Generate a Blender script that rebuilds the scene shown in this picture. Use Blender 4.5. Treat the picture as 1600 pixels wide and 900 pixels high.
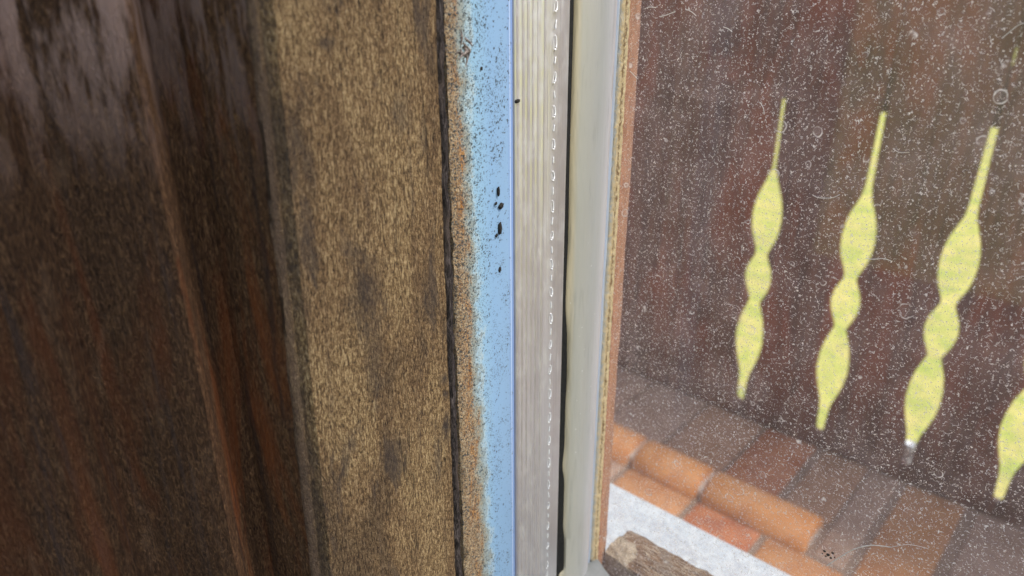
import bpy, bmesh, math, random
from math import sin, cos, tan, radians, atan, pi
from mathutils import Vector, noise
random.seed(7)
sc = bpy.context.scene
for o in list(bpy.data.objects): bpy.data.objects.remove(o)
C = sc.collection
# ---------------------------------------------------------------- camera
CZ = 3.0                       # camera height above the lawn: window of a raised balcony
F = 1209.0; PITCH = radians(25); YAW = radians(49)
cam = bpy.data.cameras.new('camera'); camo = bpy.data.objects.new('camera', cam); C.objects.link(camo)
camo.location = (0, 0, CZ); camo.rotation_euler = (radians(90) - PITCH, 0, YAW + radians(0) - radians(90) + radians(90) - 0)
camo.rotation_euler = (radians(90) - PITCH, 0, radians(90) - YAW)
cam.sensor_width = 36; cam.lens = F / 1600 * 36
cam.clip_start = 0.005; cam.clip_end = 400
cam.dof.use_dof = True; cam.dof.focus_distance = 0.132; cam.dof.aperture_fstop = 26.0
sc.camera = camo
# ---------------------------------------------------------------- world and sun
SUN_EL = radians(55); SUN_AZ = radians(17)      # azimuth from +X towards +Y (outside)
w = bpy.data.worlds.new('World'); sc.world = w; w.use_nodes = True
nt = w.node_tree; bg = nt.nodes['Background']
sky = nt.nodes.new('ShaderNodeTexSky'); sky.sky_type = 'NISHITA'; sky.sun_disc = False
sky.sun_elevation = SUN_EL; sky.sun_rotation = radians(90) - SUN_AZ
sky.dust_density = 2.0
nt.links.new(sky.outputs[0], bg.inputs[0]); bg.inputs[1].default_value = 0.13
sl = bpy.data.lights.new('sun', 'SUN'); sl.energy = 2.3; sl.angle = radians(8); sl.color = (1, .94, .85)
so = bpy.data.objects.new('sun', sl); C.objects.link(so); so.location = (1, 2, CZ + 2)
sd = Vector((cos(SUN_EL) * cos(SUN_AZ), cos(SUN_EL) * sin(SUN_AZ), sin(SUN_EL)))
so.rotation_euler = sd.to_track_quat('Z', 'Y').to_euler()
sc.view_settings.view_transform = 'Standard'; sc.view_settings.look = 'None'
sc.view_settings.exposure = 1.0; sc.view_settings.gamma = 1

# ---------------------------------------------------------------- helpers
def ray(px, py):
    a = px - 800; b = py - 450
    fw = F * cos(PITCH) - b * sin(PITCH); dn = F * sin(PITCH) + b * cos(PITCH)
    return (-fw * cos(YAW) + a * sin(YAW), fw * sin(YAW) + a * cos(YAW), -dn)
def onY(px, py, y):
    r = ray(px, py); t = y / r[1]; return Vector((r[0] * t, y, r[2] * t))
def depth_for(px, X=.080):
    return X * tan(YAW + atan((px - 800) / (F * cos(PITCH))))
def mesh_obj(name, verts, faces, mat, parent=None, uvs=None, smooth=True, loc=None, z0=CZ):
    """verts in camera-relative metres; parent Empties sit at their own world place"""
    me = bpy.data.meshes.new(name)
    base = Vector(parent.matrix_basis.translation) if parent else Vector((0, 0, 0))
    if parent and parent.parent: base = base + Vector(parent.parent.location)
    org = Vector(loc) + Vector((0, 0, z0)) if loc is not None else base
    me.from_pydata([tuple(Vector(v) + Vector((0, 0, z0)) - org) for v in verts], [], faces)
    if uvs:
        l = me.uv_layers.new(name='UVMap')
        for p in me.polygons:
            for li in p.loop_indices: l.data[li].uv = uvs[me.loops[li].vertex_index]
    me.materials.append(mat)
    if smooth: me.shade_smooth()
    me.update()
    o = bpy.data.objects.new(name, me); C.objects.link(o)
    o.location = org - base if parent else org
    if parent: o.parent = parent
    return o
def tag(o, label=None, cat=None, group=None, kind=None):
    if label: o['label'] = label
    if cat: o['category'] = cat
    if group: o['group'] = group
    if kind: o['kind'] = kind
    return o
def thing(name, loc, label, cat, group=None):
    o = bpy.data.objects.new(name, None); C.objects.link(o); o.empty_display_size = .02
    o.location = (loc[0], loc[1], loc[2] + CZ); return tag(o, label, cat, group)
def n3(x, y, z, s=1.0): return noise.noise(Vector((x * s, y * s, z * s)))
def loft(name, cols, ztop, zbot, rows, mat, parent, back=None, disp=None, smooth=True):
    """cols: list of (px_at_top, px_at_bottom, Y, dX). Each column is a near vertical line in the plane Y.
    The faces run between neighbouring columns; the solid is closed backwards (-X) by `back` metres."""
    lines = []
    for c in cols:
        a = onY(c[0], 0, c[2]); b = onY(c[1], 900, c[2])
        lines.append((a, b, c[3] if len(c) > 3 else 0.0, c[2]))
    V = []; UV = []
    n = len(lines); tot = n + (2 if back else 0)
    for i in range(rows + 1):
        z = ztop + (zbot - ztop) * i / rows
        pts = []
        for k, (a, b, dx, y) in enumerate(lines):
            x = a.x + (b.x - a.x) * (z - a.z) / (b.z - a.z) + dx
            yy = y
            if disp:
                ddx, ddy = disp(k / (n - 1), z * 1000); x += ddx; yy += ddy
            pts.append((x, yy, z))
        if back:
            xb = min(p[0] for p in pts) - back
            pts.append((xb, pts[-1][1], z)); pts.append((xb, pts[0][1], z))
        for k, p in enumerate(pts):
            V.append(p); UV.append((min(k, n - 1) / (n - 1) if k < n + 1 else 0, z * 10))
    Fc = []
    m = tot
    for i in range(rows):
        for k in range(m if back else m - 1):
            k2 = (k + 1) % m
            Fc.append((i * m + k, (i + 1) * m + k, (i + 1) * m + k2, i * m + k2))
    if back:
        Fc.append(tuple(range(m))); Fc.append(tuple(rows * m + k for k in reversed(range(m))))
    o = mesh_obj(name, V, Fc, mat, parent, UV, smooth)
    if smooth:
        o.data.set_sharp_from_angle(angle=radians(50))
    return o
def box(name, x0, x1, y0, y1, z0, z1, mat, parent=None, bev=0.0, seg=2, z_ref=CZ):
    bm = bmesh.new(); bmesh.ops.create_cube(bm, size=1)
    for v in bm.verts:
        v.co = Vector(((x0 + x1) / 2 + v.co.x * (x1 - x0), (y0 + y1) / 2 + v.co.y * (y1 - y0), (z0 + z1) / 2 + v.co.z * (z1 - z0)))
    if bev: bmesh.ops.bevel(bm, geom=bm.edges[:], offset=bev, segments=seg, affect='EDGES', profile=.5)
    bm.verts.index_update()
    V = [v.co.copy() for v in bm.verts]; Fc = [[v.index for v in f.verts] for f in bm.faces]; bm.free()
    return mesh_obj(name, V, Fc, mat, parent, None, bool(bev))

# ---------------------------------------------------------------- material helpers
class M:
    def __init__(s, name, rough=.7, spec=.3, metal=0.0):
        s.m = bpy.data.materials.new(name); s.m.use_nodes = True; s.t = s.m.node_tree
        s.b = s.t.nodes['Principled BSDF']; s.out = s.t.nodes['Material Output']
        s.b.inputs['Roughness'].default_value = rough; s.b.inputs['Specular IOR Level'].default_value = spec
        s.b.inputs['Metallic'].default_value = metal
        s.tc = s.t.nodes.new('ShaderNodeTexCoord')
    def L(s, a, b): s.t.links.new(a, b)
    def mm(s, sx=1, sy=1, sz=1, src='Object', k=1000, loc=(0, 0, 0)):
        n = s.t.nodes.new('ShaderNodeMapping'); s.L(s.tc.outputs[src], n.inputs[0])
        n.inputs['Scale'].default_value = (sx * k, sy * k, sz * k); n.inputs['Location'].default_value = loc; return n.outputs[0]
    def noise(s, vec, scale=1, det=4, rough=.55, dist=0):
        n = s.t.nodes.new('ShaderNodeTexNoise'); s.L(vec, n.inputs['Vector'])
        n.inputs['Scale'].default_value = scale; n.inputs['Detail'].default_value = det
        n.inputs['Roughness'].default_value = rough; n.inputs['Distortion'].default_value = dist; return n.outputs['Fac']
    def noisec(s, vec, scale=1, det=2):
        n = s.t.nodes.new('ShaderNodeTexNoise'); s.L(vec, n.inputs['Vector'])
        n.inputs['Scale'].default_value = scale; n.inputs['Detail'].default_value = det; return n.outputs['Color']
    def vor(s, vec, scale=1, feat='F1', rnd=1):
        n = s.t.nodes.new('ShaderNodeTexVoronoi'); s.L(vec, n.inputs['Vector']); n.feature = feat
        n.inputs['Scale'].default_value = scale; n.inputs['Randomness'].default_value = rnd
        return n.outputs['Distance'], n.outputs['Color']
    def math(s, op, a, b=None, c=None, clamp=False):
        n = s.t.nodes.new('ShaderNodeMath'); n.operation = op; n.use_clamp = clamp
        for i, v in enumerate((a, b, c)):
            if v is None: continue
            if isinstance(v, (int, float)): n.inputs[i].default_value = v
            else: s.L(v, n.inputs[i])
        return n.outputs[0]
    def map(s, v, a, b, c=0, d=1):
        n = s.t.nodes.new('ShaderNodeMapRange'); s.L(v, n.inputs[0]); n.clamp = True
        for i, q in enumerate((a, b, c, d)): n.inputs[i + 1].default_value = q
        return n.outputs[0]
    def ramp(s, v, stops, interp='LINEAR'):
        n = s.t.nodes.new('ShaderNodeValToRGB'); s.L(v, n.inputs[0]); r = n.color_ramp; r.interpolation = interp
        while len(r.elements) < len(stops): r.elements.new(.5)
        for e, (p, c) in zip(r.elements, stops): e.position = p; e.color = (*c, 1)
        return n.outputs[0]
    def mix(s, f, a, b, mode='MIX'):
        n = s.t.nodes.new('ShaderNodeMix'); n.data_type = 'RGBA'; n.blend_type = mode
        for i, v in ((0, f), (6, a), (7, b)):
            if isinstance(v, (int, float)): n.inputs[i].default_value = v
            elif isinstance(v, tuple): n.inputs[i].default_value = (*v, 1)
            else: s.L(v, n.inputs[i])
        return n.outputs[2]
    def sep(s, vec):
        n = s.t.nodes.new('ShaderNodeSeparateXYZ'); s.L(vec, n.inputs[0]); return n.outputs
    def addv(s, a, b, k):
        n = s.t.nodes.new('ShaderNodeVectorMath'); n.operation = 'MULTIPLY_ADD'; s.L(b, n.inputs[0]); n.inputs[1].default_value = (k, k, k); s.L(a, n.inputs[2]); return n.outputs[0]
    def col(s, c):
        if isinstance(c, tuple): s.b.inputs['Base Color'].default_value = (*c, 1)
        else: s.L(c, s.b.inputs['Base Color'])
    def bump(s, h, dist, strength=1.0):
        n = s.t.nodes.new('ShaderNodeBump'); s.L(h, n.inputs['Height']); n.inputs['Distance'].default_value = dist
        n.inputs['Strength'].default_value = strength; s.L(n.outputs[0], s.b.inputs['Normal'])

# weathered pale wood of the glazing bead
def wood_bead():
    m = M('weathered_bead_wood', .62, .35)
    v = m.mm()
    fib = m.noise(m.mm(1, 1.7, .65, loc=(3, 1, 7)), 1.75, 5, .75, .6)
    fib2 = m.noise(m.mm(1, 3.2, .35), 2.0, 4, .65, .6)
    big = m.noise(m.mm(1, 1, .30), .10, 4, .6, .5)
    sp = m.noise(m.mm(1, 1.3, .8, loc=(9, 2, 5)), 4.5, 3, .7, .5)
    f = m.math('ADD', m.math('MULTIPLY', fib, .44), m.math('MULTIPLY', fib2, .34)); f = m.math('ADD', f, m.math('MULTIPLY', sp, .22))
    c = m.ramp(f, [(.40, (.045, .026, .016)), (.465, (.20, .120, .055)), (.515, (.43, .275, .125)), (.575, (.78, .58, .32))])
    stain = m.ramp(big, [(.42, (1, 1, 1)), (.54, (.72, .67, .66)), (.62, (.38, .35, .37))])
    c = m.mix(.85, c, stain, 'MULTIPLY')
    stk = m.noise(m.mm(1, 1.0, .06, loc=(0, 4, 0)), .55, 3, .6)
    c = m.mix(m.map(stk, .58, .74, 0, .4), c, (.12, .080, .060))
    # long hair cracks
    ck = m.noise(m.mm(1, 1, .022, loc=(0, 7, 0)), .55, 2, .5, .15)
    line = m.math('ABSOLUTE', m.math('SUBTRACT', ck, .53))
    gate = m.map(m.noise(m.mm(1, .6, .05, loc=(0, 30, 0)), .6, 2), .50, .58)
    crack = m.math('MULTIPLY', m.map(line, 0, .0075, 1, 0), gate)
    c = m.mix(m.math('MULTIPLY', crack, .8), c, (.035, .022, .016))
    d, cc = m.vor(m.addv(m.mm(1, 1.2, .7), m.noisec(v, .9), 2.2), .30)
    rr = m.sep(cc)[0]
    spot = m.math('MULTIPLY', m.map(d, .02, .26, 1, 0), m.map(rr, .86, .93))
    c = m.mix(m.math('MULTIPLY', spot, .75), c, (.05, .035, .035))
    u = m.sep(m.tc.outputs['UV'])[0]
    rag = m.math('ADD', u, m.math('MULTIPLY', m.math('SUBTRACT', m.noise(m.mm(1, 1, .22, loc=(0, 0, 9)), .55, 4, .7), .5), .22))
    c = m.mix(m.map(rag, .17, .27, .78, 0), c, m.mix(fib, (.055, .032, .022), (.20, .15, .12)))
    st2 = m.noise(m.mm(1, 1.1, .28, loc=(0, 21, 33)), .17, 5, .65, .8)
    c = m.mix(m.map(st2, .55, .66, 0, .62), c, (.075, .058, .052))
    gy = m.sep(m.tc.outputs['Object']); 
    def blot(y, z, ry, rz, am, c):
        a = m.math('DIVIDE', m.math('SUBTRACT', gy[1], y), ry); b = m.math('DIVIDE', m.math('SUBTRACT', gy[2], z), rz)
        d = m.math('SQRT', m.math('ADD', m.math('MULTIPLY', a, a), m.math('MULTIPLY', b, b)))
        d = m.math('ADD', d, m.math('MULTIPLY', m.math('SUBTRACT', m.noise(m.mm(1, 1, .6), .7, 5, .7), .5), 2.2))
        return m.mix(m.map(d, .25, 1.1, am, 0), c, (.055, .042, .040))
    for px_, py_, rx_, ry_, am in ((570, 455, 34, 60, .62), (575, 560, 22, 75, .5), (688, 590, 9, 10, .85), (690, 612, 7, 8, .85), (689, 660, 9, 22, .9), (540, 70, 14, 12, .6), (640, 180, 16, 40, .5), (600, 700, 30, 40, .4), (500, 265, 14, 60, .25)):
        yq_ = depth_for(px_); p_ = onY(px_, py_, yq_); p2 = onY(px_, py_ + ry_, yq_)
        c = blot(yq_ - .09, p_.z + .20, abs(depth_for(px_ + rx_) - yq_), abs(p2.z - p_.z), am, c)
    m.col(c)
    h = m.math('ADD', m.math('MULTIPLY', fib, 1.0), m.math('MULTIPLY', sp, .5)); h = m.math('SUBTRACT', h, m.math('MULTIPLY', crack, .6))
    m.bump(h, .0018, 1.0)
    return m.m
def wood_dark(name, red=.3, k=1.0, dull=0.0):
    m = M(name, .60, .16)
    fib = m.noise(m.mm(1, 1.8, .5), 1.8, 5, .7, .9)
    big = m.noise(m.mm(.6, 1, .14, loc=(5, 0, 2)), .16, 4, .6, .7)
    st = m.noise(m.mm(1, 1, .05, loc=(1, 9, 0)), .5, 4, .6, .3)
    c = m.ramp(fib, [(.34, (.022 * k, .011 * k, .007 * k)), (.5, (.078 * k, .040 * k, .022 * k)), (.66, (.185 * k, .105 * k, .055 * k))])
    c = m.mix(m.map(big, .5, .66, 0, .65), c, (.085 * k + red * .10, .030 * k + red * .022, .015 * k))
    c = m.mix(m.map(st, .56, .66, 0, .55), c, (.030, .022, .022))
    pal = m.noise(m.mm(.8, .8, .25, loc=(50, 3, 11)), .30, 4, .65, .5)
    c = m.mix(m.map(pal, .58, .74, 0, .3 + dull), c, (.16, .105, .070))
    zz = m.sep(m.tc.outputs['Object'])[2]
    sheen_n = m.noise(m.mm(1, 1, .2, loc=(8, 8, 8)), .35, 4, .7)
    c = m.mix(m.math('MULTIPLY', m.map(sheen_n, .44, .56), m.map(zz, .172, .195, 0, .75)), c, (.30, .215, .20))  # pale patches near the top paint the sheen into the wood colour
    bd_ = m.math('ABSOLUTE', m.math('ADD', m.math('ADD', m.sep(m.tc.outputs['Object'])[1], .0655), m.math('MULTIPLY', m.math('SUBTRACT', big, .5), .004)))
    c = m.mix(m.math('MULTIPLY', m.map(bd_, .0003, .0012, 1, 0), m.map(zz, .15, .11, 0, .42)), c, (.15, .045, .014))
    m.col(c); m.b.inputs['Roughness'].default_value = .62
    m.bump(m.math('ADD', fib, m.math('MULTIPLY', st, .8)), .0009, .8)
    return m.m
def groove_wood():
    m = M('split_edge_wood', .8, .2)
    fib = m.noise(m.mm(1, 2.5, .35), 1.6, 5, .75, 1.0)
    b = m.noise(m.mm(1, 1, .12), .4, 3)
    c = m.ramp(fib, [(.36, (.012, .009, .009)), (.50, (.060, .048, .045)), (.66, (.22, .18, .17))])
    c = m.mix(m.map(b, .56, .7, 0, .4), c, (.30, .22, .18))
    m.col(c); m.bump(fib, .0016, 1); return m.m
def blue_strip():
    m = M('blue_seal_with_mould', .38, .5)
    uv = m.sep(m.tc.outputs['UV']); u = uv[0]
    v = m.mm()
    wob = m.noise(m.mm(1, 1, .6), .35, 4, .65)
    fine = m.noise(v, 3.0, 4, .75, .6)
    e = m.math('ADD', u, m.math('MULTIPLY', m.math('SUBTRACT', wob, .5), .45))
    e = m.math('ADD', e, m.math('MULTIPLY', m.math('SUBTRACT', fine, .5), .30))
    zz = m.sep(m.tc.outputs['Object'])[2]
    e = m.math('ADD', e, m.map(zz, .075, .19, .02, .20))
    blue = m.ramp(u, [(.20, (.25, .42, .53)), (.45, (.235, .39, .54)), (.62, (.21, .35, .53)), (.86, (.215, .345, .52)), (.92, (.19, .29, .52)), (1, (.14, .20, .38))])
    zz = m.sep(m.tc.outputs['Object'])[2]
    # rusty and beige dirt
    rn = m.noise(m.mm(1, 1.3, .30, loc=(0, 2, 40)), .55, 4, .65, .8)
    grit = m.noise(m.mm(1, 1, .8, loc=(4, 8, 1)), 2.6, 4, .75, .8)
    dirt = m.ramp(grit, [(.36, (.11, .055, .028)), (.50, (.42, .28, .15)), (.62, (.66, .52, .34))])
    ru = m.math('MULTIPLY', m.map(rn, .47, .62), m.map(u, .08, .2)); ru = m.math('MULTIPLY', ru, m.map(zz, .10, .18, .75, 1.2), None, True)
    dirt = m.mix(ru, dirt, m.ramp(grit, [(.37, (.13, .035, .008)), (.6, (.66, .28, .04))]))
    c = m.mix(m.map(e, .34, .44), dirt, m.mix(m.map(e, .42, .58), (.50, .53, .46), blue))
    # mould dots, thick by the rust, sparse towards the spacer
    dv = m.addv(v, m.noisec(v, 1.8), .9)
    cl = m.noise(m.mm(1, 1, .45, loc=(2, 2, 60)), .22, 3, .6)
    dens = m.math('ADD', m.math('MULTIPLY', m.map(u, .22, .72, .9, .0), m.map(zz, .10, .19, .45, 1.2)), m.map(cl, .42, .60, .04, .60))
    dens = m.math('MULTIPLY', dens, m.map(u, .86, .93, 1, 0))
    for sc_, r0, r1, kk in ((2.3, .18, .50, 1.15), (4.2, .20, .50, 1.15), (1.2, .08, .38, .5)):
        d, cc = m.vor(dv, sc_); q = m.sep(cc)
        on = m.math('LESS_THAN', q[0], m.math('MULTIPLY', dens, kk))
        rad = m.math('MULTIPLY_ADD', q[1], r1 - r0, r0)
        dot = m.math('MULTIPLY', m.map(m.math('SUBTRACT', rad, d), 0, .08), on)
        c = m.mix(m.math('MULTIPLY', dot, .86), c, (.035, .045, .05) if sc_ < 4 else (.08, .12, .15))
    # thin pale scratch along the strip
    ln = m.map(m.math('ABSOLUTE', m.math('SUBTRACT', u, .905)), 0, .008, 1, 0)
    c = m.mix(m.math('MULTIPLY', ln, .55), c, (.75, .85, .95))
    m.col(c)
    m.L(m.map(e, .36, .5, .9, .33), m.b.inputs['Roughness'])
    m.bump(m.math('MULTIPLY', grit, m.map(e, .36, .5, 1, .03)), .0012, .9)
    return m.m
def alu(name, base=(.80, .77, .78), rough=.34, metal=.75):
    m = M(name, rough, .5, metal)
    a = m.noise(m.mm(1, 6, .03), .8, 3, .6); b = m.noise(m.mm(1, 1, .7), .5, 4, .6)
    sc1 = m.noise(m.mm(1, 8, .10, loc=(0, 3, 0)), 1.3, 3, .6)
    c = m.mix(m.map(a, .35, .65, 0, .5), tuple(q * .82 for q in base), base)
    c = m.mix(m.map(b, .52, .70, 0, .35), c, (.80, .79, .77))
    c = m.mix(m.map(sc1, .62, .70, 0, .6), c, (.9, .9, .9))
    m.col(c); m.L(m.map(b, .4, .7, rough - .06, rough + .16), m.b.inputs['Roughness'])
    m.bump(a, .0002, .5); return m.m
def sealant():
    m = M('grey_sealant', .42, .5)
    uv = m.sep(m.tc.outputs['UV']); u = uv[0]
    a = m.noise(m.mm(1, 2, .05), .35, 3, .5, .3)
    uu = m.math('ADD', u, m.math('MULTIPLY', m.math('SUBTRACT', a, .5), .10))
    c = m.ramp(uu, [(0, (.22, .15, .08)), (.09, (.52, .42, .26)), (.16, (.54, .46, .32)), (.25, (.42, .40, .34)), (.48, (.42, .415, .395)), (.58, (.54, .52, .53)), (.72, (.64, .60, .63)), (.78, (.38, .45, .58)), (.93, (.50, .56, .64))])
    sm = m.noise(m.mm(1, 1.5, .12, loc=(0, 6, 2)), .6, 5, .7, .6)
    c = m.mix(m.map(sm, .54, .70, 0, .30), c, (.20, .19, .17))
    sp_, q_ = m.vor(m.mm(), .9); c = m.mix(m.math('MULTIPLY', m.map(sp_, .05, .16, 1, 0), m.map(m.sep(q_)[0], .88, .9)), c, (.75, .75, .72))
    m.col(c); m.b.inputs['Subsurface Weight'].default_value = 0.0
    m.bump(m.noise(m.mm(1, 1, .15), .5, 2), .0006, .6); return m.m
def edge_gold():
    m = M('yellowed_edge_seal', .35, .6)
    a = m.noise(m.mm(1, 1, .6), 1.6, 4, .7, .6)
    u = m.sep(m.tc.outputs['UV'])[0]
    c = m.ramp(m.math('ADD', u, m.math('MULTIPLY', m.math('SUBTRACT', a, .5), .5)), [(.12, (.55, .56, .56)), (.30, (.90, .66, .36)), (.43, (.25, .14, .07)), (.52, (.30, .17, .08)), (.62, (.95, .76, .46)), (.82, (.52, .26, .13))])
    m.col(c); m.bump(a, .0004, 1); return m.m
def plain(name, c0, c1, rough=.7, scale=.6, bumpd=.0005, spec=.3, st=(1, 1, 1)):
    m = M(name, rough, spec)
    a = m.noise(m.mm(*st), scale, 5, .65, .4)
    m.col(m.ramp(a, [(.35, c0), (.65, c1)])); m.bump(a, bumpd, .8); return m.m
def board_wood(i):
    r = random.Random(40 + i)
    m = M('balcony_board_wood_%s' % 'abcd'[i], .6, .3)
    ox = r.uniform(0, 900)
    fib = m.noise(m.mm(1, 1, .05, loc=(ox, 0, 0)), .16, 5, .65, .5)
    big = m.noise(m.mm(1, 1, .22, loc=(ox, 5, 2)), .022, 4, .55, .8)
    g = m.noise(m.mm(1, 1, .4, loc=(ox, 5, 90)), .05, 3, .6)
    c = m.ramp(fib, [(.34, (.050, .024, .020)), (.5, (.130, .056, .040)), (.68, (.225, .098, .066))])
    c = m.mix(m.map(big, .46, .60, 0, .85), c, (.30, .075, .035))
    c = m.mix(m.map(g, .52, .68, 0, .5), c, (.100, .060, .052))
    # bottom of the boards is darker and duller
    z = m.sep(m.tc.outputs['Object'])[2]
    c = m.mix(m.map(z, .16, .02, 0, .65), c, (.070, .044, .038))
    m.col(c); m.bump(fib, .002, .6); return m.m
def tile_mat(name, c0, c1, rough=.7):
    m = M(name, rough, .25)
    a = m.noise(m.mm(), .035, 4, .6, .4); b = m.noise(m.mm(), .35, 4, .7)
    c = m.ramp(a, [(.38, c0), (.62, c1)])
    c = m.mix(m.map(b, .55, .75, 0, .35), c, tuple(min(1, q * 1.5 + .03) for q in c1))
    m.col(c); m.bump(b, .0015, .5); return m.m
def stone():
    m = M('white_sill_stone', .6, .35)
    a = m.noise(m.mm(), .28, 5, .7, 1.0); b = m.noise(m.mm(loc=(3, 3, 3)), .6, 4, .7, .5)
    c = m.ramp(a, [(.38, (.44, .48, .54)), (.50, (.50, .54, .59)), (.60, (.58, .61, .65))])
    d, q = m.vor(m.addv(m.mm(), m.noisec(m.mm(), .3), 3.0), .22)
    c = m.mix(m.map(d, .06, .16, .35, 0), c, (.20, .24, .30))
    c = m.mix(m.map(b, .62, .74, 0, .5), c, (.24, .28, .34))
    m.col(c); m.bump(b, .001, .6); return m.m
def outer_wood():
    m = M('cracked_outer_wood', .8, .2)
    fib = m.noise(m.mm(.12, 1.6, 1.6), .9, 5, .7, 1.6)
    b = m.noise(m.mm(.2, 1, 1, loc=(3, 0, 0)), .35, 4, .6, 1.0)
    c = m.ramp(fib, [(.36, (.065, .035, .022)), (.46, (.24, .135, .080)), (.53, (.42, .27, .17)), (.60, (.70, .60, .48))])
    c = m.mix(m.map(b, .5, .62, 0, .6), c, (.36, .30, .25))
    m.col(c); m.bump(fib, .0022, 1); return m.m
def glass(dusty=True):
    m = M('dusty_pane_glass' if dusty else 'clear_pane_glass')
    t = m.t; t.nodes.remove(m.b)
    tr = t.nodes.new('ShaderNodeBsdfTransparent'); tr.inputs[0].default_value = (.965, .98, .97, 1)
    gl = t.nodes.new('ShaderNodeBsdfGlossy'); gl.inputs['Roughness'].default_value = .03
    fr = t.nodes.new('ShaderNodeFresnel'); fr.inputs[0].default_value = 1.45
    m1 = t.nodes.new('ShaderNodeMixShader'); m1.inputs[0].default_value = .02
    if dusty: m.L(fr.outputs[0], m1.inputs[0])
    m.L(tr.outputs[0], m1.inputs[1]); m.L(tr.outputs[0], m1.inputs[1]); m.L(gl.outputs[0], m1.inputs[2])
    if not dusty:
        m.L(m1.outputs[0], m.out.inputs[0]); return m.m
    v = m.mm(1, .001, 1)
    wv = m.addv(v, m.noisec(v, 1.1, 3), .8)
    area = m.noise(v, .045, 4, .6, .6)
    # dots of dust
    f = None
    for s_, r0, r1, keep in ((1.35, .05, .27, .50), (2.4, .08, .32, .46), (.75, .05, .22, .42)):
        d, cc = m.vor(wv, s_); q = m.sep(cc)
        on = m.math('LESS_THAN', q[0], m.math('MULTIPLY', m.map(area, .35, .65, .45, 1.45), keep))
        rad = m.math('MULTIPLY_ADD', m.math('POWER', q[1], 2.2), r1 - r0, r0)
        dot = m.math('MULTIPLY', m.map(m.math('SUBTRACT', rad, d), 0, .07), on)
        dot = m.math('MULTIPLY', dot, m.map(q[2], 0, 1, .35, 1.0))
        f = dot if f is None else m.math('MAXIMUM', f, dot)
    # curly lint: short pieces of noise contours
    for s_, lo, wd, off in ((.85, .60, .020, 0), (1.5, .58, .026, 31)):
        nn = m.noise(m.mm(1, .001, 1, loc=(off, 0, off)), s_, 1.5, .5, .4)
        cl = m.map(m.math('ABSOLUTE', m.math('SUBTRACT', nn, .5)), 0, wd, 1, 0)
        gt = m.map(m.noise(m.mm(1, .001, 1, loc=(off + 9, 0, 4)), 1.6, 1, .5), lo - .06, lo)
        f = m.math('MAXIMUM', f, m.math('MULTIPLY', m.math('MULTIPLY', cl, gt), .72))
    # dried drop rings
    for s_, keep, R, wd, am in ((.17, .36, .30, .030, .75), (.085, .35, .26, .016, .6), (.34, .10, .28, .05, .6)):
        rv = m.addv(v, m.noisec(v, .5, 2), .9)
        d, cc = m.vor(rv, s_, rnd=.75); q = m.sep(cc)
        on = m.math('LESS_THAN', q[0], keep)
        rad = m.math('MULTIPLY_ADD', q[1], R * .6, R * .4)
        rg = m.map(m.math('ABSOLUTE', m.math('SUBTRACT', d, rad)), 0, wd, 1, 0)
        ins = m.math('MULTIPLY', m.map(m.math('SUBTRACT', rad, d), 0, .03), .13)
        brk = m.map(m.noise(m.mm(1, .001, 1, loc=(s_ * 70, 0, 5)), .55, 3), .42, .60, .1, 1)
        g2 = m.math('MULTIPLY', m.math('MAXIMUM', m.math('MULTIPLY', rg, brk), ins), on)
        f = m.math('MAXIMUM', f, m.math('MULTIPLY', g2, am))
    sm = m.noise(m.mm(1, .001, 1, loc=(77, 0, 5)), .12, 5, .65, .8)
    fine = m.noise(v, 3.2, 3, .8)
    drip = m.noise(m.mm(1, .001, .10, loc=(17, 0, 3)), .35, 4, .6, .3); wipe = m.noise(m.mm(.35, .001, 1, loc=(4, 0, 9)), .07, 5, .7, 2.0)
    haze = m.math('ADD', m.map(sm, .4, .7, HAZE0, HAZE1), m.map(fine, .45, .72, 0, .04))
    haze = m.math('ADD', haze, m.math('ADD', m.map(drip, .54, .68, 0, .07), m.map(wipe, .52, .66, 0, .10)))
    dc = m.mix(m.map(f, .05, .5), (.68, .50, .45), (.95, .88, .82))
    f = m.math('ADD', m.math('MULTIPLY', f, DUST), haze, clamp=True)
    df = t.nodes.new('ShaderNodeBsdfDiffuse'); df.inputs[0].default_value = (.80, .70, .64, 1)
    tl = t.nodes.new('ShaderNodeBsdfTranslucent'); tl.inputs[0].default_value = (.80, .70, .64, 1)
    m.L(dc, df.inputs[0]); m.L(dc, tl.inputs[0])
    m2 = t.nodes.new('ShaderNodeMixShader'); m2.inputs[0].default_value = .5; m.L(df.outputs[0], m2.inputs[1]); m.L(tl.outputs[0], m2.inputs[2])
    m3 = t.nodes.new('ShaderNodeMixShader'); m.L(f, m3.inputs[0]); m.L(m1.outputs[0], m3.inputs[1]); m.L(m2.outputs[0], m3.inputs[2])
    m.L(m3.outputs[0], m.out.inputs[0]); return m.m
HAZE0, HAZE1, DUST = .12, .28, 1.1
def lawn_mat():
    m = M('sunlit_lawn', .9, .1)
    a = m.noise(m.mm(k=1), 4.0, 5, .65, .5); b = m.noise(m.mm(k=1), 14, 4, .7)
    c = m.ramp(a, [(.36, (.38, .43, .09)), (.5, (.54, .50, .14)), (.64, (.64, .53, .18))])
    c = m.mix(m.map(b, .45, .7, 0, .4), c, (.22, .30, .06))
    m.col(c); m.bump(b, .05, .6); return m.m

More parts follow.
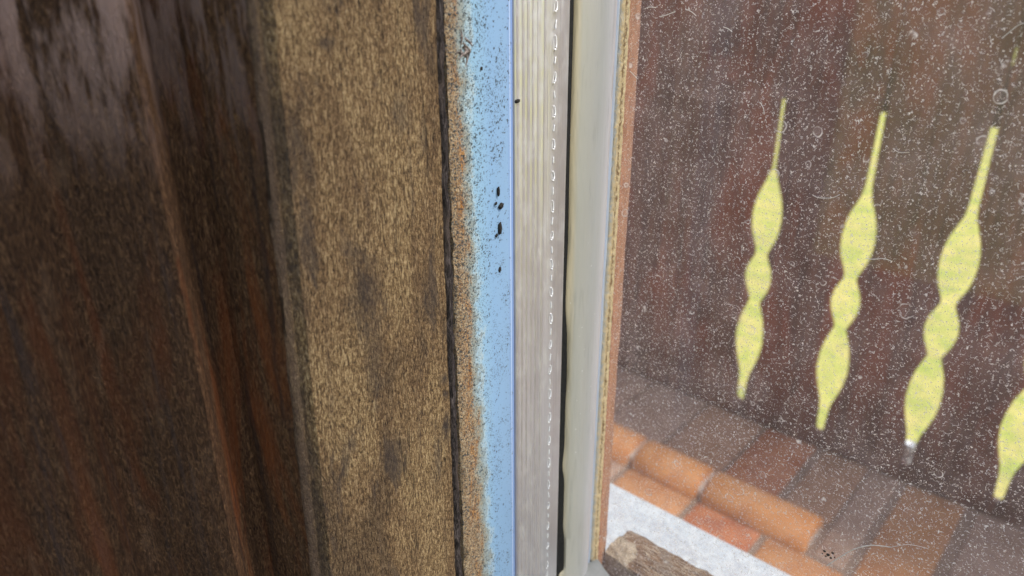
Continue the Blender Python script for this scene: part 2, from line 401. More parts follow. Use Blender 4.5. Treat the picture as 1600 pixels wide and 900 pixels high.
WB = wood_bead(); WD = wood_dark('dark_moulding_wood', .25, .52); WR = wood_dark('red_brown_moulding_wood', 1.1, 1.1); GW = groove_wood(); BS = blue_strip()  # WD: dark brown wood with the room-side shade put into its colour
AL = alu('brushed_aluminium'); AR = alu('spacer_rib_aluminium', (.85, .83, .82), .3); SE = sealant(); EG = edge_gold()
BK = plain('black_butyl', (.006, .006, .007), (.018, .018, .016), .8, 1.5, .0004)
RB = plain('dusty_orange_rebate', (.25, .115, .065), (.38, .20, .12), .7, .8, .0006, .3, (1, 1, .3))
MO = plain('pale_dirt_mortar', (.20, .15, .10), (.46, .38, .29), .9, .45, .003)
GD, GC = glass(True), glass(False)
ST = stone(); OW = outer_wood()

# ---------------------------------------------------------------- setting: lawn, house wall, balcony slab and floor
def struct(o, label=None): o['kind'] = 'structure'; return o
bm = bmesh.new(); bmesh.ops.create_grid(bm, x_segments=2, y_segments=2, size=150)
V = [v.co.copy() for v in bm.verts]; Fc = [[v.index for v in f.verts] for f in bm.faces]; bm.free()
struct(mesh_obj('ground', V, Fc, lawn_mat(), smooth=False, z0=0))
struct(box('added_dark_floor', -2.0, 2.5, -2.2, .0445, -1.02, -.98, plain('added_floor_wood', (.10, .075, .055), (.16, .12, .09), .5, .02, .001)))  # unseen floor, added dark to cut the light from below
PL = plain('house_render', (.40, .37, .33), (.55, .51, .46), .9, .05, .003)
CO = plain('slab_concrete', (.22, .21, .20), (.34, .32, .30), .9, .03, .003)
JT = plain('grey_joint_mortar', (.24, .165, .125), (.34, .24, .18), .9, .15, .002)
FZ = -.624
struct(box('house_wall', -2.0, 2.5, .045, .140, -2.99, -.262, PL))
struct(box('house_wall_left', -2.0, -.113, .045, .140, -.2615, .4995, PL))
struct(box('sun_block_wall_upper', -2.0, 2.5, .045, .140, .50, 1.1, PL))  # unseen wall over the window, added to keep sun off the moulding
struct(box('balcony_slab', -2.0, 2.5, .1405, .97, FZ - .20, FZ - .018, CO))
floor = struct(box('balcony_floor', -1.95, 2.45, .142, .905, FZ - .0178, FZ - .0025, JT))
TM = [tile_mat('floor_tile_dull', (.37, .20, .12), (.48, .28, .18)), tile_mat('floor_tile_red', (.40, .13, .06), (.54, .21, .10)),
      tile_mat('floor_tile_orange', (.46, .20, .085), (.56, .27, .12)), tile_mat('floor_tile_grey', (.38, .245, .18), (.48, .33, .25)),
      tile_mat('nosing_orange', (.70, .29, .10), (.82, .39, .16), .5)]
def tile(name, x0, x1, y0, y1, mat, zt=FZ):
    o = box(name, x0, x1, y0, y1, zt - .012, zt, mat, floor, .0022, 2); return o
xs = [-1.28, -1.19, -1.10, -1.01, -.92, -.83, -.74, -.66, -.575, -.495, -.405, -.317, -.243]
seq = [0, 1, 3, 0, 2, 0, 3, 1, 0, 0, 0, 1, 0]
for i in range(len(xs) - 1): tile('tile', xs[i] + .003, xs[i + 1] - .003, .764, .899, TM[[0, 3, 1, 0, 3, 0, 0, 3, 0, 0, 0, 3, 1][(i + 5) % 12] if i < 9 else [3, 0, 1][i - 9]])
tile('tile', -.235, -.1795, .764, .899, TM[0]); tile('tile', -.175, -.142, .704, .899, TM[3])
tile('tile', -.132, -.068, .704, .899, TM[2]); tile('tile', -.054, .025, .704, .899, TM[3])
for i in range(-8, 0): tile('tile', -1.28 + i * .09 + .004, -1.28 + i * .09 + .086, .764, .899, TM[[0, 3, 1, 0][i % 4]])
for i in range(26): tile('tile', .033 + i * .09, .033 + i * .09 + .082, .704, .899, TM[[1, 0, 2, 3][i % 4]])
xn = [-1.88, -1.78, -1.68, -1.58, -1.48, -1.38, -1.28, -1.18, -1.08, -.98, -.88, -.79, -.695, -.60, -.505, -.413, -.316, -.228, -.135, -.045, .05, .14, .23, .33, .42, .51, .60, .69] + [.78 + .09 * i for i in range(18)]
TM.append(tile_mat('floor_tile_tan', (.29, .135, .065), (.37, .19, .095)))
cn = [5, 5, 5, 5, 5, 5, 5, 5, 5, 5, 5, 5, 2, 2, 3, 2, 1, 2, 3, 2, 1]
for i in range(len(xn) - 1):
    tile('tile', xn[i] + .004, xn[i + 1] - .004, .606, .698, TM[cn[i % len(cn)]])
    tile('tile', xn[i] + .004, xn[i + 1] - .004, .506, .598, TM[cn[(i + 3) % len(cn)]])
# raised round-nosed tiles
def nosing(x0, x1):
    V = []; n = 10; R = .0300; yc = .7300; m_ = [(x0, .90), (x0 + .003, 1), (x1 - .003, 1), (x1, .90)]
    for x, k in m_:
        prof = [(yc - R * k, FZ - .012)] + [(yc - R * k * cos(pi * j / n), FZ - .002 + .024 * k * sin(pi * j / n)) for j in range(n + 1)] + [(yc + R * k, FZ - .012)]
        for y, z in prof: V.append((x, y, z))
    p = n + 3; Fc = []
    for a in range(3):
        for j in range(p - 1): Fc.append((a * p + j, a * p + j + 1, (a + 1) * p + j + 1, (a + 1) * p + j))
        Fc.append((a * p + p - 1, a * p, (a + 1) * p, (a + 1) * p + p - 1))
    Fc.append(tuple(reversed(range(p)))); Fc.append(tuple(3 * p + j for j in range(p)))
    o = mesh_obj('nosing_tile', V, Fc, TM[4], floor); return o
nx = [-.99, -.895, -.80, -.705, -.61, -.51, -.4135, -.3155, -.179]
for i in range(len(nx) - 1): nosing(nx[i] + .0045, nx[i + 1] - .0045)
box('floor_screed', -1.95, 2.45, .143, .500, FZ - .0024, FZ, CO, floor, .001)
nm = box('nosing_mortar', -.995, -.183, .709, .753, FZ - .012, FZ + .011, plain('pale_nosing_mortar', (.62, .50, .42), (.78, .66, .58), .9, .2, .002), floor, .006, 2)

# ---------------------------------------------------------------- balcony railing
rail = thing('balcony_railing', (0, .9, FZ), 'dark brown balcony railing of upright boards with curvy cut-outs, behind the dusty pane', 'railing')
PR = [(-.184, 3.3), (-.215, 3.7), (-.262, 4.5), (-.278, 5.4), (-.290, 10), (-.302, 14.5), (-.316, 17.6), (-.330, 18.8), (-.345, 18), (-.359, 15), (-.371, 10), (-.380, 6.6), (-.389, 10.5), (-.400, 15.3),
      (-.413, 17.2), (-.426, 15.8), (-.438, 11), (-.4475, 6.8), (-.457, 10), (-.472, 15), (-.490, 18), (-.508, 18.7), (-.525, 16.5), (-.542, 12), (-.555, 7.6), (-.570, 5.6), (-.598, 4.6), (-.606, .45)]
def hw(z):
    if z > -.105: return .45
    if z > -.128: return 1.0
    if z > -.184: return 1.0 + 2.3 * min(1, (-.128 - z) / .05)
    for (a, p), (b, q) in zip(PR, PR[1:]):
        if a >= z >= b:
            t = (a - z) / (a - b); t = t * t * (3 - 2 * t) if abs(p - q) < 2 else t; return p + (q - p) * t
    return .45
ZR = [.24, .10, 0, -.06, -.1045, -.1055, -.128, -.15, -.17] + [-.184 - i * .006 for i in range(71)] + [-.6055, -.607, FZ + .001]
joints = [(-1.9, 0), (-1.78, 0), (-1.66, 0), (-1.54, 0), (-1.42, 0), (-1.3, 0), (-1.18, 0), (-1.06, 0), (-.94, 0), (-.82, 0), (-.71, 0), (-.59, 0), (-.476, 0), (-.361, .4), (-.2485, .85), (-.141, 1), (-.0405, 1), (.066, 1), (.173, 1), (.28, 1), (.39, 1), (.5, 0)] + [(.62 + .12 * i, 0) for i in range(16)]
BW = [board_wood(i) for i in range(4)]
def board(i):
    (xa, ca), (xb, cb) = joints[i], joints[i + 1]
    V = []; Fc = []; m = 8; T = .013; bw = .0028
    y0 = .9 + (.0006 if i % 2 else 0)
    for z in ZR:
        la = hw(z) * (ca if z > -.27 else 1) / 1000 if ca else .0007; lb = hw(z) * (cb if z > -.27 else 1) / 1000 if cb else .0007
        ba = .004 if ca and la > .001 else .0; bb = .004 if cb and lb > .001 else 0
        a = xa + la; b = xb - lb
        wv = .0006 * n3(i * 7.3, z * 9, 0)
        a += wv; b += wv
        xs_ = [(a + .006, y0), (b - .006, y0), (b - bw, y0), (b, y0 + bw), (b + bb * .0 + 0 - bb, y0 + T), (a + bb * 0 + ba, y0 + T), (a, y0 + bw), (a + bw, y0)]
        for x, y in xs_: V.append((x, y, z))
    R = len(ZR)
    for r in range(R - 1):
        for k in range(m):
            k2 = (k + 1) % m; Fc.append((r * m + k, r * m + k2, (r + 1) * m + k2, (r + 1) * m + k))
    Fc.append(tuple(range(m))); Fc.append(tuple(reversed([(R - 1) * m + k for k in range(m)])))
    # flip to outward winding is handled by normals below
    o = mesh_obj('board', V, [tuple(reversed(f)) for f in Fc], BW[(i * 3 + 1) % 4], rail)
    o.data.set_sharp_from_angle(angle=radians(30)); return o
for i in range(len(joints) - 1): board(i)
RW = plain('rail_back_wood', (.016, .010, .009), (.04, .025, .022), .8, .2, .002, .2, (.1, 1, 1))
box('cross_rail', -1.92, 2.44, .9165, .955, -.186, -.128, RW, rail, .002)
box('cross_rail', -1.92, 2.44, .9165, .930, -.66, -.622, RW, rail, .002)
box('handrail', -1.94, 2.44, .885, .985, .241, .275, BW[1], rail, .006)
for x in (-1.96, 2.461): box('post', x - .04, x + .0399, .90, .98, FZ - .15, .30, BW[2], rail, .004)
# white plastic pipe outside, glimpsed in the foot of one cut-out
wp = onY(1420, 700, 1.0)
V = []; Fc = []
for i, z in enumerate((-.64, -.655 + .015, -.632, -.618)):
    pass
def tube(name, pts, r, mat, parent=None, seg=8, closed=False, cap=True, loc=None, taper=None):
    V = []; Fc = []; n = len(pts)
    for i, p in enumerate(pts):
        p = Vector(p)
        a = Vector(pts[(i - 1) % n if closed else max(i - 1, 0)]); b = Vector(pts[(i + 1) % n if closed else min(i + 1, n - 1)])
        t = (b - a).normalized(); up = Vector((0, 0, 1)) if abs(t.z) < .9 else Vector((0, 1, 0))
        s = t.cross(up).normalized(); u = s.cross(t)
        rr = r * (taper[i] if taper else 1)
        for k in range(seg):
            q = 2 * pi * k / seg; V.append(p + s * cos(q) * rr + u * sin(q) * rr)
    for i in range(n if closed else n - 1):
        j = (i + 1) % n
        for k in range(seg):
            k2 = (k + 1) % seg; Fc.append((i * seg + k, j * seg + k, j * seg + k2, i * seg + k2))
    if cap and not closed: Fc.append(tuple(reversed(range(seg)))); Fc.append(tuple((n - 1) * seg + k for k in range(seg)))
    return mesh_obj(name, V, Fc, mat, parent, loc=loc)
WHT = plain('white_peg', (.68, .70, .74), (.82, .83, .86), .5, .2, .0005)
pk = thing('white_peg', (-.1435, .9195, -.6065), 'short white peg showing through the foot of the third cut-out from the left', 'peg')
tube('shaft', [(-.1440, .9195, -.6205), (-.1438, .9195, -.584)], .0062, WHT, pk, 12); tube('cap', [(-.1438, .9195, -.584), (-.1438, .9195, -.580)], .0068, WHT, pk, 12)

# ---------------------------------------------------------------- stone sill outside the window
y1 = 829 / 783 * .2; 
sill = box('stone_sill', -1.2, 1.2, .1415, y1 + .001, -.23, -.20, ST, None, .0025, 3)
tag(sill, 'white speckled stone window sill slab running outside the pane, bottom right', 'sill')

# ---------------------------------------------------------------- window sash
sash = thing('window_sash', (-.085, .09, -.20), 'old wooden window frame with blue seal, aluminium spacer and dusty glass pane', 'window')
ZT, ZB = .06, -.20
def D(px, X=.080): return depth_for(px, X)
# dark room-side moulding: profile in plan, points (x, y) mm
def plan_loft(name, pts, mat, zt, zb, rows, back, amp=.00025, sub=4, lean=True):
    cols = []
    for (a, b) in zip(pts, pts[1:]):
        for k in range(sub): cols.append((a[0] + (b[0] - a[0]) * k / sub, a[1] + (b[1] - a[1]) * k / sub))
    cols.append(pts[-1])
    n = len(cols); V = []; UV = []; xb = min(c[0] for c in cols) - back
    for i in range(rows + 1):
        z = zt + (zb - zt) * i / rows
        ln = -.04 * (z + .05) if lean else 0
        for k, (x, y) in enumerate(cols):
            d = amp * (noise.noise(Vector((x * .25, y * .25, z * 45))) + .6 * noise.noise(Vector((x * 1.1, y * 1.1, z * 160))))
            V.append((x / 1000 + d + ln * -0.0, y / 1000 + d * .6, z)); UV.append((k / (n - 1), z * 10))
        V.append((xb / 1000, cols[-1][1] / 1000, z)); UV.append((1, z * 10)); V.append((xb / 1000, cols[0][1] / 1000, z)); UV.append((0, z * 10))
    m = n + 2; Fc = []
    for i in range(rows):
        for k in range(m):
            k2 = (k + 1) % m; Fc.append((i * m + k, (i + 1) * m + k, (i + 1) * m + k2, i * m + k2))
    Fc.append(tuple(range(m))); Fc.append(tuple(rows * m + k for k in reversed(range(m))))
    o = mesh_obj(name, V, Fc, mat, sash, UV); o.data.set_sharp_from_angle(angle=radians(60)); return o
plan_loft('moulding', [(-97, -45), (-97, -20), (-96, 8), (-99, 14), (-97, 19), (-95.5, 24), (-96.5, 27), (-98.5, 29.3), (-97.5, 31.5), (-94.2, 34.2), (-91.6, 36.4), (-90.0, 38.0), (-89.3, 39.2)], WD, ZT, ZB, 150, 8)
plan_loft('cove_strip', [(-89.25, 39.22), (-89.9, 40.2), (-91.8, 41.6), (-94, 43.5), (-95, 46), (-94.5, 47.8)], WR, ZT, ZB, 120, 5)
# bead: room face, rounded arris, broad weathered face
def bead_disp(u, z):
    e = max(0, 1 - u / .10); e2 = max(0, (u - .93) / .07)
    d = .00022 * noise.noise(Vector((u * 14, 0, z * .16))) + .00010 * noise.noise(Vector((u * 60, 3, z * .8)))
    d += -.0007 * e * abs(noise.noise(Vector((u * 20, 5, z * .35)))) - .0005 * e * abs(noise.noise(Vector((u * 60, 5, z * 1.1)))) - .0004 * e2 * abs(noise.noise(Vector((0, 9, z * .5))))
    return d, .0006 * e * noise.noise(Vector((1, 5, z * .12))) + .0005 * e2 * noise.noise(Vector((4, 5, z * .2)))
def lerp(a, b, t): return a + (b - a) * t
rf = [(400, 497, D(448) - .0010, -.0165 + .0024 * k) for k in range(7)]
def rfd(u, z): return .0002 * n3(u * 6, 0, z, .3), .0003 * n3(u * 4, 2, z, .2)
loft('bead_room_face', rf, ZT, ZB, 120, WR, sash, .003, rfd)
box('sash_core', -.1100, -.0965, .0387, .062, ZB, ZT, WR, sash)
bc = [(398, 495, D(446) + .0001, -.007), (398, 495, D(446) + .0001, -.0022), (399, 496, D(447) + .0003, -.0012), (401, 498, D(449) + .0006, -.0005), (405, 502, D(453) + .0009, -.0001)]
for k in range(1, 13): bc.append((lerp(405, 677, k / 13), lerp(502, 709, k / 13), D(lerp(452, 693, k / 13)), 0))
bc += [(680, 712, D(696), 0), (681, 713, D(697), -.0008), (681, 713, D(697), -.003)]
bead = loft('glazing_bead', bc, ZT, ZB, 260, WB, sash, .006, bead_disp)
# splintered dark edge in the joint
def ed(u, z): return .0005 * noise.noise(Vector((u * 5, 0, z * .35))) + .0003 * noise.noise(Vector((u * 9, 4, z * 1.3))), .0004 * noise.noise(Vector((0, 8, z * .25)))
loft('splintered_edge', [(681.5, 713.5, D(697), -.003), (681.5, 713.5, D(697), -.0007), (685, 716, D(700), .0001), (690, 720, D(705), .0001), (694, 723.5, D(708.5), -.0003), (696, 725, D(710), -.004)], ZT, ZB, 200, GW, sash, .005, ed)
box('joint_backing', -.090, -.0845, D(700), D(725), ZB, ZT, BK, sash)
# blue seal strip with rust and mould
def bd(u, z):
    e = max(0, 1 - u / .4)
    return .00045 * e * noise.noise(Vector((u * 9, 0, z * .5))) + .0002 * e * noise.noise(Vector((u * 30, 0, z * 2))), .0003 * max(0, 1 - u / .1) * noise.noise(Vector((3, 0, z * .3)))
cs = [(699.5, 730.5, D(715), -.004), (699.5, 730.5, D(715), -.0008)]
for k in range(1, 15): cs.append((lerp(699, 800, k / 15), lerp(731, 804, k / 15), D(lerp(715, 802, k / 15)), -.0003 * (1 - min(1, k / 6))))
cs += [(801, 805, D(803), -.0001), (802.5, 806.5, D(804.5), -.0012)]
bs = loft('blue_seal', cs, ZT, ZB, 220, BS, sash, .004, bd)
# remap U so that 0..1 runs over the visible width only
# aluminium spacer bar with raised ribs
sp = [(803, 808, D(805.5), -.004), (803, 808, D(805.5), -.0001), (804.5, 809.3, D(807), .0002), (806, 810.5, D(808.4), .0)]
ribs = [814, 821.5, 829, 836.5, 844]
rb = [(x, lerp(0, 0, 0)) for x in ribs]
SR = {814: (814, 816), 821.5: (822, 822.5), 829: (830, 829), 836.5: (838, 835.5), 844: (849, 842)}
for r_ in ribs:
    a, b = SR[r_]; mid = (a + b) / 2
    for off, h in ((-1.7, 0), (-.6, .00026), (.6, .00026), (1.7, 0)): sp.append((a + off, b + off, D(mid + off), h))
sp += [(855, 847, D(851), 0), (857, 849, D(853), .0003), (874, 858, D(866), .0003), (888.3, 867.4, D(877.8), .0003), (889, 868, D(878.5), -.0002), (889, 868, D(878.5), -.004)]
loft('spacer_bar', sp, ZT, ZB, 60, AL, sash, .003, lambda u, z: (.00004 * noise.noise(Vector((u * 3, 0, z * .15))), 0))
# perforations: raised oval slots alternating with short dashes
yh = D(858.5)
def ring_mesh():
    pts = [(0, .00038 * cos(q) * (1 if abs(q) > 0 else 1), .00105 * sin(q)) for q in [2 * pi * i / 16 for i in range(16)]]
    return pts
ring0 = None; dash0 = None
zz = -.0113; k = 0
zt_list = [-.0113 - .00555 * i for i in range(-3, 24)]
spc = bpy.data.objects['spacer_bar']
bx0 = Vector(sash.location)
AR2 = plain('slot_burr_metal', (.86, .86, .86), (.92, .92, .92), .3, 1, .0001, .6)
def hole_x(z):
    a = onY(866, 0, yh); b = onY(851, 900, yh)
    return a.x + (b.x - a.x) * (z - a.z) / (b.z - a.z) + .00036 + .00026 * max(0, min(1, (-.05 - z) / .06))
for z in zt_list:
    for kind, zc in ((0, z), (1, z - .00275)):
        loc = (hole_x(zc), yh, zc)
        proto = ring0 if kind == 0 else dash0
        if proto is None:
            if kind == 0:
                pts = [(loc[0], loc[1] + p[1], loc[2] + p[2]) for p in ring_mesh()]
                o = tube('slot_rim', pts, .00010, AR2, spc, 6, closed=True, loc=loc, taper=[max(.35, .55 + .75 * cos(2 * pi * i / 16) * .6) + 1.1 * max(0, -sin(2 * pi * i / 16 - .3)) ** 3 for i in range(16)])  # rim thickens at lower right, the highlight put into its shape
                ring0 = o
            else:
                pts = [(loc[0], loc[1] + .0001, loc[2] + q) for q in (.0007, .0006, .0002, -.0003, -.0006, -.0007)]
                o = tube('slot_dash', pts, .00013, AR2, spc, 6, loc=loc, taper=[.3, .8, .7, .8, 1.2, .4]); dash0 = o
        else:
            c = proto.copy(); C.objects.link(c); c.location = Vector(loc) + Vector((0, 0, CZ)) - bx0; c.parent = spc
            c.rotation_euler = (radians(random.uniform(-12, 12)), 0, 0); c.scale = (1, random.uniform(.8, 1.1), random.uniform(.75, 1.1))
# black butyl joint
loft('butyl_joint', [(889.5, 868.5, D(879), -.004), (889.5, 868.5, D(879), -.0003), (899, 876, D(887.5), -.0003), (906, 890, D(898), -.0003), (906, 890, D(898), -.004)], ZT, ZB, 40, BK, sash, .004)
# grey sealant, left edge wavy low down
EDGE = []
for px_, py_ in ((903, 0), (894, 240), (891, 360), (884.5, 470), (888, 535), (887.5, 590), (883.5, 640), (881.5, 690), (877, 729), (881, 755), (878, 817), (881.5, 845), (881, 862)):
    r_ = ray(px_, py_); EDGE.append((r_[2] * -.08 / r_[0] * 1000, (r_[1] * -.08 / r_[0] - D(887)) * 1000))
def gd(u, z):
    if u > .25: return .00008 * noise.noise(Vector((u * 4, 0, z * .1))), 0
    zz_ = z
    for (z1_, y1_), (z2_, y2_) in zip(EDGE, EDGE[1:]):
        if z1_ >= zz_ >= z2_:
            q = (z1_ - zz_) / (z1_ - z2_); q = q * q * (3 - 2 * q); t = y1_ + (y2_ - y1_) * q; break
    else: t = EDGE[0][1] if zz_ > EDGE[0][0] else EDGE[-1][1]
    seal = max(0, min(1, (-134.0 - zz_) / 1.6))
    return .00006 * n3(0, 0, zz_, .4), (t + .06 * n3(1, 0, zz_, .9)) / 1000 * (1 - seal) * max(0, 1 - u / .25) - .0018 * seal * max(0, 1 - u / .25)
gc = [(901, 873, D(887), -.0030), (901, 873, D(887), -.0004), (903, 875, D(889), .0002), (906, 879, D(892.5), .0008), (914, 886, D(900), .0014), (925, 894, D(909.5), .0016),
      (938, 902, D(920), .0015), (950, 909, D(929.5), .0013), (958, 913, D(935.5), .0009), (960, 914.5, D(937), .0003), (965, 918, D(941), .0002), (970, 921, D(945.5), -.0001), (971, 922, D(946.5), -.004)]
gs = loft('sealant_bead', gc, ZT, ZB, 300, SE, sash, .003, gd)
# yellowed edge seal
def egd(u, z): return .00010 * n3(u * 3, 0, z, 1.1) + .00006 * n3(u * 3, 0, z, 3), .00018 * n3(3, 1, z, .9)
loft('edge_seal', [(972, 922.5, D(947.2), -.003), (972, 922.5, D(947.2), -.0003), (975, 925, D(950), .0005), (978, 927, D(952.5), -.0001), (981, 929, D(955), .0006), (984, 931, D(957.5), .0001), (984.5, 931.5, D(958), -.003)], ZT, -.146, 300, EG, sash, .003, egd)
# outer rebate of the stile
ypane = D(957.5) + .0003
loft('outer_rebate', [(985.5, 932, D(958.7), -.004), (985.5, 932, D(958.7), 0), (995, 938, D(966), 0), (1003, 943.5, D(981.5), .0), (1005, 945, D(983), -.0006), (1005, 945, D(983), -.006)], ZT, ZB, 60, RB, sash, .006, lambda u, z: (.0002 * n3(u * 2, 0, z, .3), 0))

# dusty pane (4 mm slab; the outer face stands behind the dusty one)
gx0, gx1 = -.0800, .30; gy0 = ypane; gz0, gz1 = -.1465, .06
po = mesh_obj('glass_pane', [(gx0, gy0, gz0), (gx1, gy0, gz0), (gx1, gy0, gz1), (gx0, gy0, gz1), (gx0, gy0 + .0030, gz0), (gx1, gy0 + .0030, gz0), (gx1, gy0 + .0030, gz1), (gx0, gy0 + .0030, gz1)],
    [(0, 1, 2, 3), (5, 4, 7, 6), (4, 0, 3, 7), (1, 5, 6, 2), (4, 5, 1, 0), (3, 2, 6, 7)], GD, sash, smooth=False)
po.data.materials.append(GC)
for p in po.data.polygons:
    if p.index: p.material_index = 1
# lint fibres stuck to the pane
LI = plain('pale_lint', (.60, .55, .50), (.80, .76, .72), .7, 1, .0001)
def fibre(pix, r=.00007):
    pts = []
    P = [onY(x, y, gy0 - .00012) for x, y in pix]
    n = 18
    for i in range(n + 1):
        t = i / n * (len(P) - 1); k = min(int(t), len(P) - 2); f = t - k
        a = P[max(k - 1, 0)]; b = P[k]; c = P[k + 1]; d = P[min(k + 2, len(P) - 1)]
        pts.append(.5 * ((2 * b) + (c - a) * f + (2 * a - 5 * b + 4 * c - d) * f * f + (3 * b - a - 3 * c + d) * f ** 3))
    return tube('lint_fibre', pts, r, LI, po, 5, loc=tuple(pts[0]))
fibre([(1292, 884), (1310, 872), (1335, 858), (1362, 852), (1392, 855)], .00009)
fibre([(1392, 855), (1420, 851), (1450, 857)], .00004)
fibre([(1071, 14), (1080, 18), (1088, 25)]); fibre([(1130, 42), (1138, 45), (1144, 50)]); fibre([(1188, 160), (1193, 170), (1194, 179)], .00006)
fibre([(1007, 14), (1015, 11), (1025, 12)]); fibre([(1030, 26), (1040, 24), (1055, 18)]); fibre([(1270, 305), (1280, 309), (1300, 309), (1312, 304)], .00006)
fibre([(984, 111), (990, 117), (996, 123)], .00006); fibre([(1352, 404), (1365, 405), (1380, 404), (1393, 408)], .00006)
fibre([(1565, 60), (1575, 52), (1590, 40), (1600, 36)], .00006); fibre([(1395, 232), (1405, 238), (1421, 238)], .00005)

# bottom: sealant bead turning the corner, outer wood and mortar
def bottom_run(name, pts, mat, rows, x0, x1, amp, f=1.0, dz=lambda x: 0, parent=sash, sub=2):
    cols = []
    for (a, b) in zip(pts, pts[1:]):
        for k in range(sub): cols.append((a[0] + (b[0] - a[0]) * k / sub, a[1] + (b[1] - a[1]) * k / sub))
    cols.append(pts[-1]); n = len(cols); V = []; UV = []
    for i in range(rows + 1):
        x = x0 + (x1 - x0) * i / rows
        for k, (y, z) in enumerate(cols):
            q = Vector((x * 1000 * .25 * f, y * 1000 * .5 * f, z * 1000 * .5 * f)); d = amp * (noise.noise(q) + .5 * noise.noise(q * 3))
            V.append((x, y + d * .5, z + d + dz(x))); UV.append((k / (n - 1), x * 10))
    Fc = []
    for i in range(rows):
        for k in range(n): k2 = (k + 1) % n; Fc.append((i * n + k, (i + 1) * n + k, (i + 1) * n + k2, i * n + k2))
    Fc.append(tuple(reversed(range(n)))); Fc.append(tuple(rows * n + k for k in range(n)))
    o = mesh_obj(name, V, Fc, mat, parent, UV); o.data.set_sharp_from_angle(angle=radians(60)); return o
zc = -.1455
yq = D(946)
def corner(x): return .005 * math.exp(-(x + .0790) / .0045)
SE2 = plain('grey_sealant_fillet', (.25, .25, .235), (.31, .31, .30), .45, .25, .0005)
bottom_run('bottom_sealant', [(D(890), zc - .02), (D(890), zc - .003), (D(900), zc - .001), (D(915), zc), (D(935), zc), (yq, zc - .0012), (ypane - .0004, zc - .002), (ypane - .0004, zc - .02)], SE2, 160, -.0795, .25, .0002, .6, corner)
bottom_run('bottom_rail', [(ypane + .0036, -.17), (ypane + .0036, -.1440), (ypane + .006, -.1430), (.1380, -.1434), (.1405, -.1450), (.1412, -.150), (.1412, -.199), (ypane + .0036, -.199)], OW, 300, -.0800, .25, .0004, 1.4, sub=4)
#MO
bottom_run('corner_mortar', [(ypane + .0034, -.15), (ypane + .0034, -.1435), (ypane + .006, -.1424), (.1330, -.1424), (.1372, -.1442), (.1380, -.15)], MO, 60, -.0800, -.0640, 0.0004, 1.1, lambda x: .0003 * math.exp(-(x + .0800) / .004) - .0035 * max(0, (x + .0760) / .012), sub=4)

# ---------------------------------------------------------------- loose dirt
MB_ = plain('black_mould', (.008, .008, .008), (.03, .026, .022), .9, 3, .0003)
WEB = plain('grey_debris', (.10, .075, .07), (.42, .36, .33), .9, 2.0, .0008)
def crumb(px, py, sz, mat, seed, off=.0002):
    y = D(px); p = onY(px, py, y); r = random.Random(seed)
    bm = bmesh.new(); bmesh.ops.create_icosphere(bm, subdivisions=2, radius=1)
    for v in bm.verts:
        d = 1 + .55 * noise.noise(v.co * 1.6 + Vector((seed, 0, 0)))
        v.co = Vector((v.co.x * .35, v.co.y * sz[0], v.co.z * sz[1])) * d
        v.co.x *= max(sz)
    V = [v.co + p for v in bm.verts]; Fc = [[v.index for v in f.verts] for f in bm.faces]; bm.free()
    o = mesh_obj('mould_crumb', V, Fc, mat, None, loc=tuple(p)); return o
CR = [(779, 299, (.00022, .0008)), (783, 322, (.0006, .0005)), (775, 318, (.0003, .0003)), (781, 357, (.00035, .0011)), (776, 368, (.0003, .0003)), (754, 533, (.00035, .00035)), (761, 534, (.0003, .0003)), (785, 560, (.0002, .0004)),
      (781, 421, (.0003, .0005)), (747, 661, (.00035, .0004)), (779, 842, (.0004, .0003)), (778, 879, (.0003, .0005)), (773, 796, (.0004, .0004)), (787, 800, (.0003, .0005)), (752, 107, (.0003, .0003))]
OWN = {0: 'upright oval black crumb, topmost of the close trio on the blue strip', 1: 'broad black crumb, largest of the trio in the middle of the blue strip',
       3: 'long narrow black crumb standing alone just below the trio on the blue strip', 14: 'small black crumb on the upper blue strip, nearest the debris tangle', 5: 'left one of two side by side black crumbs on the blue strip edge', 6: 'right one of two side by side black crumbs on the blue strip edge'}
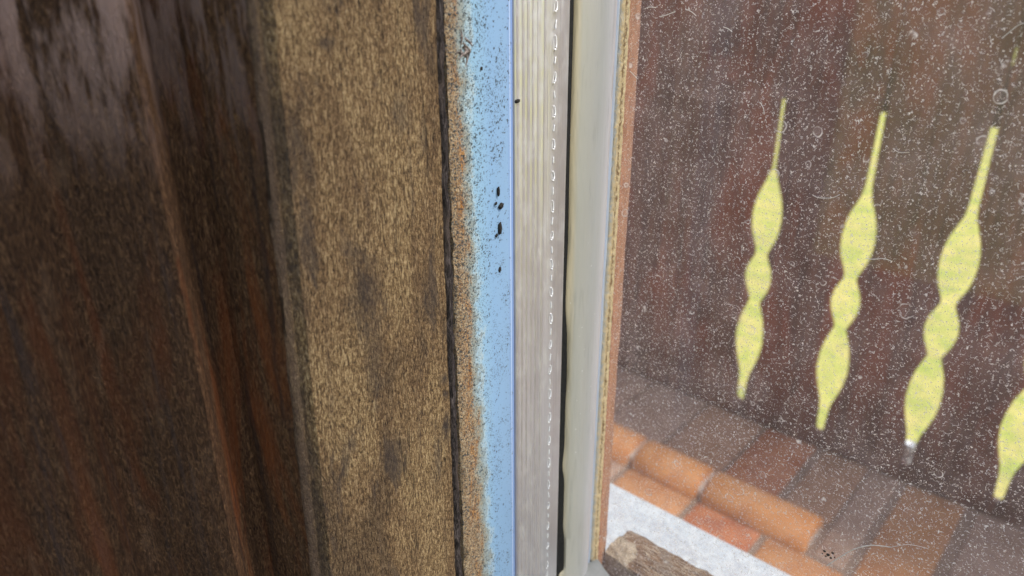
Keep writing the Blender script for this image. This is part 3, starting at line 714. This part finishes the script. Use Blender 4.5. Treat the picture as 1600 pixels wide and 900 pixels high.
for i, (x, y, s) in enumerate(CR):
    if i in OWN: tag(crumb(x, y, s, MB_, i), OWN[i], 'dirt crumb', 'black mould crumbs on the blue strip'); continue
    tag(crumb(x, y, s, MB_, i), 'tiny black mould crumb on the pale blue strip beside the rust', 'dirt crumb', 'black mould crumbs on the blue strip')
o = crumb(808.5, 158, (.0006, .00035), MB_, 77); o.name = 'dirt_speck'; tag(o, 'single black speck at the left edge of the aluminium spacer', 'dirt speck')
# little tangle of debris caught in the crack
tg = thing('debris_tangle', tuple(onY(712, 72, D(712))), 'small tangle of grey debris caught in the rusty crack near the top', 'debris')
p0 = onY(713, 72, D(713)) + Vector((.0008, 0, 0))
r = random.Random(3)
for i in range(9):
    a = r.uniform(0, 2 * pi); L_ = r.uniform(.0012, .0026)
    q0 = p0 + Vector((r.uniform(-.0003, .0005), r.uniform(-.0006, .0006), r.uniform(-.0012, .0012)))
    q1 = q0 + Vector((r.uniform(0, .0006), cos(a) * L_ * .6, sin(a) * L_)); q2 = (q0 + q1) / 2 + Vector((.0005, r.uniform(-.0004, .0004), 0))
    tube('strand', [q0, q2, q1], .00016, WEB, tg, 5, taper=[1, 1.2, .4])
bm = bmesh.new(); r = random.Random(5)
for (x, y, z_) in ((1288, 861, 3.5), (1294, 867, 4.5), (1301, 864, 3.5), (1298, 872, 3), (1290, 869, 2.5), (1304, 871, 2), (1285, 865, 2)):
    p = onY(x, y, gy0 - .0002); g = bmesh.ops.create_icosphere(bm, subdivisions=2, radius=z_ * .000065)
    for v in g['verts']: v.co = Vector((v.co.x * 1.2, v.co.y * .5, v.co.z)) * (1 + .5 * noise.noise(v.co * 9000 + p * 700)) + p
V = [v.co.copy() for v in bm.verts]; Fc = [[v.index for v in f.verts] for f in bm.faces]; bm.free()
o = mesh_obj('dirt_cluster', V, Fc, MB_, None, loc=tuple(onY(1294, 867, gy0))); tag(o, 'cluster of tiny black grains on the glass at the end of the curled lint', 'dirt')
# ---------------------------------------------------------------- render settings
sc.render.engine = 'CYCLES'
sc.cycles.transparent_max_bounces = 16
